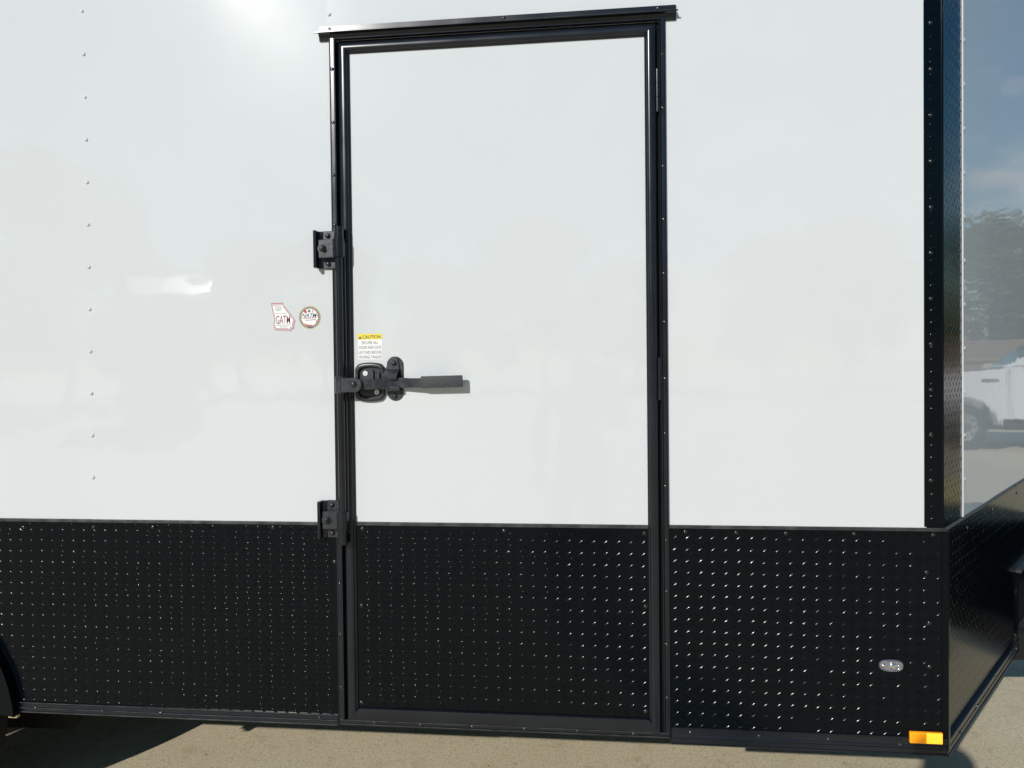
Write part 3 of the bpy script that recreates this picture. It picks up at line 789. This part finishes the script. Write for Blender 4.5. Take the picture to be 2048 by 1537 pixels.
# ---- lamps on the skirt
b = MB(); st_ = [(x, z) for (x, z) in ((0.8185 + 0.0345 * math.copysign(abs(math.cos(t)) ** .7, math.cos(t)), 0.6735 + 0.0180 * math.copysign(abs(math.sin(t)) ** .8, math.sin(t))) for t in [k * math.pi / 18 for k in range(36)])]
b.prism(st_, -0.0050, -0.0016, 'y', bev=0.0012); lampo = b.build('marker_lamp', M['satin'], TR, smooth=30)
LC = (0.8185, 0.6735)
def oval(k, kz=None): return [(LC[0] + (x - LC[0]) * k, LC[1] + (z - LC[1]) * (kz or k)) for (x, z) in st_]
b = MB(); rowsL = []
for (k, y) in ((0.93, -0.0050), (0.90, -0.0092), (0.80, -0.0104), (0.74, -0.0072), (0.70, -0.0066)):
    rowsL.append([b.bm.verts.new((x, y, z)) for (x, z) in oval(k)])
for r0, r1 in zip(rowsL, rowsL[1:]):
    for k in range(36): b.bm.faces.new((r0[k], r0[(k + 1) % 36], r1[(k + 1) % 36], r1[k]))
b.bm.faces.new(rowsL[-1]); b.build('lens', M['lampface'], lampo, smooth=30)
b = MB(); b.dome((0.8225, -0.0066, 0.6720), (0, -1, 0), 0.0112, 0.0052, seg=22); b.build('reflector', M['chrome'], lampo, smooth=60)
for x in (0.7985, 0.8395):
    b = MB(); b.dome((x, -0.0066, 0.6728), (0, -1, 0), 0.0058, 0.0042); b.build('diode', M['chrome'], lampo, smooth=60)
b = MB(); b.box(0.797, 0.842, -0.0098, -0.0066, 0.6838, 0.6862, bev=0.0006); b.build('lens_bar', M['chrome'], lampo)
b = MB(); b.box(0.8670, 0.9540, -0.0105, -0.0016, 0.4580, 0.4900, bev=0.0022, seg=2)
am = b.build('amber_lamp', M['amber'], TR, smooth=30)
b = MB(); b.box(0.9105, 0.9525, -0.0130, -0.0100, 0.4595, 0.4890, bev=0.0018, seg=2); b.build('lit_lens', M['amberlit'], am, smooth=30)
for q in range(6):
    b = MB(); xx = 0.9150 + q * 0.0065; b.box(xx, xx + .0032, -0.0142, -0.0128, 0.4625, 0.4860, bev=0.0006); b.build('lens_rib', M['amberlit'], am)
for q in range(5):
    b = MB(); xx = 0.8715 + q * 0.0075; b.box(xx, xx + .0036, -0.0118, -0.0103, 0.4620, 0.4862, bev=0.0006); b.build('lens_rib', M['amber'], am)
b = MB(); b.box(0.8655, 0.9555, -0.0040, -0.0016, 0.4565, 0.4915, bev=0.001); b.build('lamp_base', M['rubber'], am)

# ------------------------------------------------------------------ pickup truck (mirrored in the nose panel)
def V2(name, *a): pass
PM = {
 'paint': mat('white_truck_paint', (0.74, 0.75, 0.76), 0.25, coat=1.0, coat_rough=0.03),
 'glass': mat('dark_window_glass', (0.012, 0.014, 0.016), 0.05, spec=0.6),
 'trim': mat('black_plastic_trim', (0.02, 0.02, 0.021), 0.55),
}
PICK = empty('pickup_truck', (10.68, 11.07, 0), 'white crew cab pickup truck mirrored in the trailer nose panel', 'truck')
PICK.rotation_euler = (0, 0, R(-56.8)); del PICK['_base']
def tb(b, name, m, parent=None, smooth=None):
    o = b.build(name, m, None, smooth)
    o.parent = parent or PICK
    return o
def arch(cx, r, a0=0, a1=180, n=14): return [(cx + r * math.cos(R(a0 + (a1 - a0) * k / n)), 0.42 + r * math.sin(R(a0 + (a1 - a0) * k / n))) for k in range(n + 1)]
prof = [(3.02, 0.62), (3.06, 0.95), (3.00, 1.22), (2.90, 1.34), (1.55, 1.44), (1.30, 1.46), (-1.25, 1.46), (-3.05, 1.46), (-3.12, 0.66)] + arch(-2.05, 0.53)[::-1] + [(-1.45, 0.56), (1.35, 0.56)] + arch(1.95, 0.53)[::-1]
# split in two: front/cab/bed in one painted body
b = MB(); b.prism(prof, -0.99, 0.99, 'y', bev=0.02); tb(b, 'body', PM['paint'])
b = MB()
low = [(1.30, 1.461), (-1.22, 1.461)]; top = [(0.55, 1.98), (-1.02, 1.98)]
v = [(1.32, -0.93, 1.461), (-1.24, -0.93, 1.461), (-1.24, 0.93, 1.461), (1.32, 0.93, 1.461), (0.50, -0.76, 1.99), (-1.02, -0.76, 1.99), (-1.02, 0.76, 1.99), (0.50, 0.76, 1.99)]
b.raw(v, [(0, 1, 2, 3), (4, 7, 6, 5), (0, 4, 5, 1), (1, 5, 6, 2), (2, 6, 7, 3), (3, 7, 4, 0)])
bmesh.ops.bevel(b.bm, geom=b.bm.edges[:], offset=0.05, segments=3, affect='EDGES'); tb(b, 'cab', PM['paint'], smooth=40)
def lerp3(a, b_, t): return tuple(a[i] + (b_[i] - a[i]) * t for i in range(3))
for sgn in (-1, 1):
    def sp(x, t): # point on the sloping side glass plane
        return (x, sgn * ((0.93 + (0.76 - 0.93) * t) + 0.006), 1.461 + (1.99 - 1.461) * t)
    for (xa, xb, ta, tb_) in ((1.02, 0.50, .12, .86), (-0.02, -0.04, .12, .86)):
        pass
    for quad in (((0.98, .12), (0.42, .84), (0.02, .84), (0.02, .12)), ((-0.08, .12), (-0.08, .84), (-0.86, .84), (-0.98, .12))):
        b = MB(); P = [sp(x, t) for (x, t) in quad]; Q = [(p[0], p[1] - sgn * 0.03, p[2]) for p in P]
        b.raw(P + Q, [(0, 1, 2, 3), (4, 5, 6, 7)] + [(i, (i + 1) % 4, 4 + (i + 1) % 4, 4 + i) for i in range(4)]); tb(b, 'side_window', PM['glass'])
    b = MB(); b.box(0.86, 1.02, sgn * 1.08 - .11, sgn * 1.08 + .11, 1.42, 1.70, bev=0.03, seg=2); b.box(0.93, 0.99, sgn * .98 - .06, sgn * .98 + .06, 1.45, 1.50); tb(b, 'wing_mirror', PM['trim'], smooth=40)
    for (dx_, dw) in ((0.18, 0.16), (-0.86, 0.16)):
        b = MB(); b.box(dx_ - dw / 2, dx_ + dw / 2, sgn * 1.0 - .02, sgn * 1.0 + .02, 1.22, 1.26, bev=.008); tb(b, 'door_handle', PM['trim'])
    for dx_ in (1.22, 0.0, -1.18):
        b = MB(); b.box(dx_ - .006, dx_ + .006, sgn * 0.990 - .0025, sgn * 0.990 + .0025, 0.60, 1.44); tb(b, 'door_seam', PM['trim'])
    b = MB(); b.box(1.45, 1.70, sgn * 0.992 - .01, sgn * 0.992 + .01, 1.22, 1.28, bev=.004); tb(b, 'fender_badge', M['chrome'])
    b = MB(); b.box(2.93, 3.03, sgn * .72 - .22, sgn * .72 + .22, 0.98, 1.22, bev=.02); tb(b, 'headlight', M['chrome'])
    b = MB(); b.box(-1.30, 1.30, sgn * .93 - .07, sgn * .93 + .07, 0.44, 0.50, bev=.015); tb(b, 'running_board', PM['trim'])
    for cx in (1.95, -2.05):
        b = MB(); n = 40; pr = [(0.135 * math.cos(math.pi * k / 12), 0.25 + 0.165 * (math.sin(math.pi * k / 12) ** .4)) for k in range(13)]
        rg = []
        for k in range(n):
            t = 2 * math.pi * k / n; rg.append([b.bm.verts.new((cx + r * math.cos(t), sgn * .85 + y, 0.415 + r * math.sin(t))) for (y, r) in pr])
        for k in range(n):
            for j in range(12): b.bm.faces.new((rg[k][j], rg[(k + 1) % n][j], rg[(k + 1) % n][j + 1], rg[k][j + 1]))
        wh = tb(b, 'wheel', M['tyre'], smooth=60)
        b = MB(); b.cyl((cx, sgn * .78, .415), (cx, sgn * .955, .415), .255, 32, bev=.012)
        tb(b, 'rim', M['chrome'], wh, smooth=40)
        b = MB(); b.cyl((cx, sgn * .95, .415), (cx, sgn * 1.00, .415), .085, 20, bev=.012)
        for q in range(8):
            a = q * math.pi / 4; b.cyl((cx + .17 * math.cos(a), sgn * .955, .415 + .17 * math.sin(a)), (cx + .17 * math.cos(a), sgn * .959, .415 + .17 * math.sin(a)), .035, 12)
        tb(b, 'hub', PM['trim'], wh, smooth=40)
b = MB(); b.raw([(1.16, -0.80, 1.50), (1.16, 0.80, 1.50), (0.56, 0.68, 1.94), (0.56, -0.68, 1.94)], [(0, 1, 2, 3)]); bmesh.ops.translate(b.bm, vec=(.05, 0, .035), verts=b.bm.verts); tb(b, 'windscreen', PM['glass'])
b = MB(); b.box(3.02, 3.09, -.48, .48, .80, 1.22, bev=.02); tb(b, 'grille', PM['trim'])
b = MB(); b.box(2.98, 3.18, -.98, .98, .50, .74, bev=.03, seg=2); tb(b, 'bumper', M['chrome'])
b = MB(); b.box(-2.95, 2.85, -.60, .60, .35, .60); tb(b, 'chassis', PM['trim'])

# ------------------------------------------------------------------ trees
def foliage_material(name, c):
    m = bpy.data.materials.new(name); m.use_nodes = True
    nt = m.node_tree; b = nt.nodes["Principled BSDF"]; b.inputs['Roughness'].default_value = 0.55
    oi = nt.nodes.new("ShaderNodeNewGeometry"); h = nt.nodes.new("ShaderNodeHueSaturation"); h.inputs['Color'].default_value = (*c, 1)
    r = nt.nodes.new("ShaderNodeMapRange"); r.inputs['To Min'].default_value = 0.6; r.inputs['To Max'].default_value = 1.45
    nt.links.new(oi.outputs['Random Per Island'], r.inputs['Value']); nt.links.new(r.outputs[0], h.inputs['Value'])
    nt.links.new(h.outputs['Color'], b.inputs['Base Color'])
    return m
FOL = [foliage_material('foliage_deep', (0.045, 0.075, 0.022)), foliage_material('foliage_light', (0.075, 0.105, 0.032))]
BARK = mat('bark', (0.10, 0.075, 0.055), 0.9, var=(6, 0.3, 4))
def make_tree(seed, H, Wd, nleaf, fol):
    rnd = random.Random(seed)
    b = MB(); b.cyl((0, 0, -0.1), (0.1, 0, H * .34), H * .030, 12, r2=H * .022)
    b.cyl((0.1, 0, H * .33), (-.1, .1, H * .80), H * .022, 10, r2=H * .006)
    cl = []
    for k in range(22):
        a = rnd.uniform(0, 6.28); e = rnd.uniform(.28, .98)
        rr = Wd * .5 * (math.sin(math.pi * min(1, (e - .12) / .92)) ** .6) * rnd.uniform(.35, .95)
        c = Vector((rr * math.cos(a), rr * math.sin(a), H * e * .96)); cl.append((c, rnd.uniform(.13, .24) * Wd))
        if k < 10: b.cyl((0.05, 0.03, H * rnd.uniform(.28, .5)), tuple(c), H * .008, 7, r2=H * .002)
    trunk = b.build('trunk', BARK, None, smooth=60)
    v, f = [], []
    for i in range(nleaf):
        c, r = rnd.choice(cl)
        d = Vector((rnd.gauss(0, 1), rnd.gauss(0, 1), rnd.gauss(0, .8))); d.normalize()
        p = c + d * r * (rnd.random() ** .45)
        s_ = rnd.uniform(.10, .24) * (H / 10)
        n_ = Vector((rnd.gauss(0, 1), rnd.gauss(0, 1), rnd.gauss(.5, 1))).normalized(); t1 = n_.orthogonal().normalized(); t2 = n_.cross(t1)
        k = len(v); v += [tuple(p + t1 * s_), tuple(p + t2 * s_ * .55), tuple(p - t1 * s_), tuple(p - t2 * s_ * .55)]; f.append((k, k + 1, k + 2, k + 3))
    me = bpy.data.meshes.new('crown'); me.from_pydata(v, [], f)
    crown = link('crown', me, fol)
    return trunk, crown
protos = [make_tree(3, 10, 8.0, 15000, FOL[0]), make_tree(5, 10, 6.5, 13000, FOL[1]), make_tree(8, 10, 9.5, 16000, FOL[0])]
used = [False] * 3
def place_tree(kind, x, y, h, rot, label, group=None):
    r = bpy.data.objects.new('tree', None); COL.objects.link(r)
    r.location = (x, y, 0); r.rotation_euler = (0, 0, rot); s_ = h / 10; r.scale = (s_, s_, s_)
    r['label'] = label; r['category'] = 'tree'
    if group: r['group'] = group
    for o in protos[kind]:
        c = o if not used[kind] else o.copy()
        if used[kind]: COL.objects.link(c)
        c.parent = r
    used[kind] = True
GRP = 'trees along the edge of the lot facing the trailer side'
LB = 'leafy green tree at the edge of the lot facing the trailer door'
rnd = random.Random(21)
for i in range(13):
    x = -62 + i * 9.5 + rnd.uniform(-2, 2); y = -62 + rnd.uniform(-5, 5)
    place_tree(i % 3, x, y, rnd.uniform(9.5, 14.5), rnd.uniform(0, 6.28), LB, GRP)
LB2 = 'tall dark tree beside the lot, faintly mirrored left of the trailer door'
for (x, y, h) in ((-34, -31, 13.5), (-29, -36, 12.5), (-40, -24, 14.5), (-47, -33, 15.5)):
    place_tree(2 if h > 13 else 0, x, y, h, rnd.uniform(0, 6.28), LB2, 'tall trees beside the lot')
place_tree(2, 33.4, 30.5, 8.6, 0.4, 'broad leafy tree mirrored in the nose panel above the pickup')
LB3 = 'tree in the row behind the pickup truck'
for (k, x, y, h) in ((0, 41, 28, 8.0), (1, 27, 40, 7.0), (0, 48, 22, 9.0), (1, 36, 46, 7.5), (2, 52, 36, 9), (1, 56, 14, 9), (0, 20, 50, 8)):
    place_tree(k, x, y, h, rnd.uniform(0, 6.28), LB3, 'trees behind the pickup')

# ------------------------------------------------------------------ low tan building behind the pickup
SH = empty('storage_building', (25.6, 22.0, 0), 'low tan storage building mirrored in the nose panel above the truck hood', 'building')
SH.rotation_euler = (0, 0, R(-48)); del SH['_base']
tanw = mat('tan_siding', (0.42, 0.32, 0.22), 0.8, var=(2, .1, 4)); tanr = mat('brown_shingle_roof', (0.20, 0.13, 0.09), 0.9, var=(3, .2, 4))
b = MB(); b.box(-2.6, 2.6, -1.6, 1.6, 0, 1.75); o = b.build('wall', tanw, None); o.parent = SH
b = MB(); b.prism([(-1.85, 1.72), (0, 2.45), (1.85, 1.72), (1.85, 1.80), (0, 2.55), (-1.85, 1.80)], -2.8, 2.8, 'x'); o = b.build('roof', tanr, None); o.parent = SH
b = MB(); b.box(-.5, .5, -1.63, -1.60, 0, 1.6, bev=.01); o = b.build('door', mat('brown_door', (.15, .10, .07), .7), None); o.parent = SH

# yellow bollard whose mirror image shows in the corner trim
b = MB(); b.cyl((5.51, 3.99, 0), (5.51, 3.99, 0.40), 0.075, 24, bev=0.0); b.dome((5.51, 3.99, 0.40), (0, 0, 1), 0.075, 0.05)
bo = b.build('bollard', mat('yellow_bollard_paint', (0.80, 0.64, 0.02), 0.5, var=(8, .12, 4)), None, smooth=40)
tag(bo, 'short yellow bollard mirrored in the black corner trim', 'bollard')

# added reflector block; its shiny lean-to roof throws the bright streak on the skin
PH = empty('glint_reflector', (-14.1, -21.6, 0), 'added narrow block with a shiny metal roof to glint on the white side', 'building')
PH.rotation_euler = (0, 0, R(-29.9)); del PH['_base']
b = MB(); b.prism([(-1.5, 0), (1.5, 0), (1.5, 4.15), (-1.5, 4.90)], -1.15, 1.15, 'x'); o = b.build('wall', tanw, None); o.parent = PH
b = MB(); b.prism([(-1.62, 4.945), (1.62, 4.135), (1.62, 4.175), (-1.62, 4.985)], -1.22, 1.22, 'x'); o = b.build('roof', M['roofskin'], None); o.parent = PH

# ------------------------------------------------------------------ the person taking the picture
def person(loc, rz):
    N = {'pel': ((0, 0, .93), .135), 'wai': ((0, 0.0, 1.10), .125), 'che': ((0, 0.01, 1.28), .145), 'nek': ((0, 0.015, 1.45), .062), 'hd1': ((0, 0.03, 1.545), .082), 'hd2': ((0, .03, 1.635), .104), 'hd3': ((0, .02, 1.715), .088)}
    E = [('pel', 'wai'), ('wai', 'che'), ('che', 'nek'), ('nek', 'hd1'), ('hd1', 'hd2'), ('hd2', 'hd3')]
    for s_, q in ((-1, 'l'), (1, 'r')):
        N[q + 'hip'] = ((s_ * .10, 0, .86), .098); N[q + 'kne'] = ((s_ * .115, .03, .48), .064); N[q + 'ank'] = ((s_ * .12, -.02, .09), .044); N[q + 'toe'] = ((s_ * .135, .14, .035), .036)
        E += [('pel', q + 'hip'), (q + 'hip', q + 'kne'), (q + 'kne', q + 'ank'), (q + 'ank', q + 'toe')]
    N['rsh'] = ((.185, .01, 1.37), .066); N['rel'] = ((.24, .14, 1.17), .047); N['rwr'] = ((.205, .215, 1.405), .034); N['rpa'] = ((.205, .218, 1.465), .034)
    N['lsh'] = ((-.185, .01, 1.37), .066); N['lel'] = ((-.27, -.03, 1.11), .047); N['lwr'] = ((-.24, .14, .95), .033); N['lpa'] = ((-.235, .17, .89), .034)
    E += [('che', 'rsh'), ('rsh', 'rel'), ('rel', 'rwr'), ('rwr', 'rpa'), ('che', 'lsh'), ('lsh', 'lel'), ('lel', 'lwr'), ('lwr', 'lpa')]
    for i in range(4):
        N['rf%d' % i] = ((.215 + .004 * i, .214, 1.490 + .012 * (i - 1.5)), .011); N['rg%d' % i] = ((.175, .210, 1.497 + .014 * (i - 1.5)), .0095)
        E += [('rpa', 'rf%d' % i), ('rf%d' % i, 'rg%d' % i)]
        N['lf%d' % i] = ((-.255 + .016 * i, .195, .845 - .004 * abs(i - 1.5)), .010); N['lg%d' % i] = ((-.250 + .014 * i, .185, .800 + .006 * abs(i - 1.5)), .0088)
        E += [('lpa', 'lf%d' % i), ('lf%d' % i, 'lg%d' % i)]
    N['rt'] = ((.190, .222, 1.52), .011); E.append(('rpa', 'rt')); N['lt'] = ((-.19, .185, .865), .010); E.append(('lpa', 'lt'))
    ks = list(N); me = bpy.data.meshes.new('body')
    me.from_pydata([N[k][0] for k in ks], [(ks.index(a), ks.index(c)) for a, c in E], [])
    o = bpy.data.objects.new('body', me); COL.objects.link(o)
    md = o.modifiers.new('s', 'SKIN'); o.modifiers.new('ss', 'SUBSURF').levels = 2
    for k, sv in zip(ks, me.skin_vertices[0].data): sv.radius = (N[k][1], N[k][1] * (.78 if k in ('che', 'wai', 'pel') else 1)); sv.use_root = (k == 'pel')
    dg = bpy.context.evaluated_depsgraph_get()
    bm_ = bpy.data.meshes.new_from_object(o.evaluated_get(dg)); bpy.data.objects.remove(o)
    cols = [mat('skin', (.42, .26, .19), .5), mat('grey_shirt', (.36, .38, .40), .85), mat('khaki_trousers', (.40, .33, .22), .85), mat('shoes', (.03, .03, .03), .6), mat('hair', (.04, .03, .02), .7)]
    bm_.materials.clear()
    for c in cols: bm_.materials.append(c)
    for p in bm_.polygons:
        x, y, z = p.center
        i = 1
        if z < .10: i = 3
        elif z < .96 and abs(x) < .2: i = 2
        elif z > 1.45 and abs(x) < .2: i = 4 if (z > 1.675 or (y < .01 and z > 1.55)) else 0
        elif abs(x) > .205 and (z < 1.13 or (x > .28 and z > 1.25)): i = 0
        p.material_index = i; p.use_smooth = True
    root = empty('person', loc, 'person in pale grey shirt and khaki trousers holding a phone up, facing the trailer door', 'person'); del root['_base']
    root.rotation_euler = (0, 0, rz)
    ob = bpy.data.objects.new('body', bm_); COL.objects.link(ob); ob.parent = root
    f_ = MB()
    f_.dome((0, .112, 1.595), (0, 1, -.2), .014, .022); f_.box(-.022, .022, .098, .110, 1.552, 1.558, bev=.002)
    for s_ in (-1, 1): f_.dome((s_ * .088, .03, 1.61), (s_, 0, 0), .024, .014)
    q = f_.build('face', cols[0], None, smooth=60); q.parent = root
    e_ = MB()
    for s_ in (-1, 1): e_.dome((s_ * .032, .108, 1.628), (0, 1, 0), .010, .006)
    q = e_.build('eyes', cols[4], None, smooth=60); q.parent = root
person((-0.100, -2.440, 0), 0.0)
b = MB(); b.box(-0.062, 0.090, -2.218, -2.2095, 1.452, 1.528, bev=0.004, seg=2)
ph = b.build('phone', mat('black_phone', (.01, .01, .012), .2), None, smooth=30); tag(ph, 'black phone held up sideways in the photographer\'s right hand', 'phone')

for o in bpy.data.objects:
    if '_base' in o: del o['_base']
sc.render.engine = 'CYCLES'
sc.cycles.sample_clamp_indirect = 8
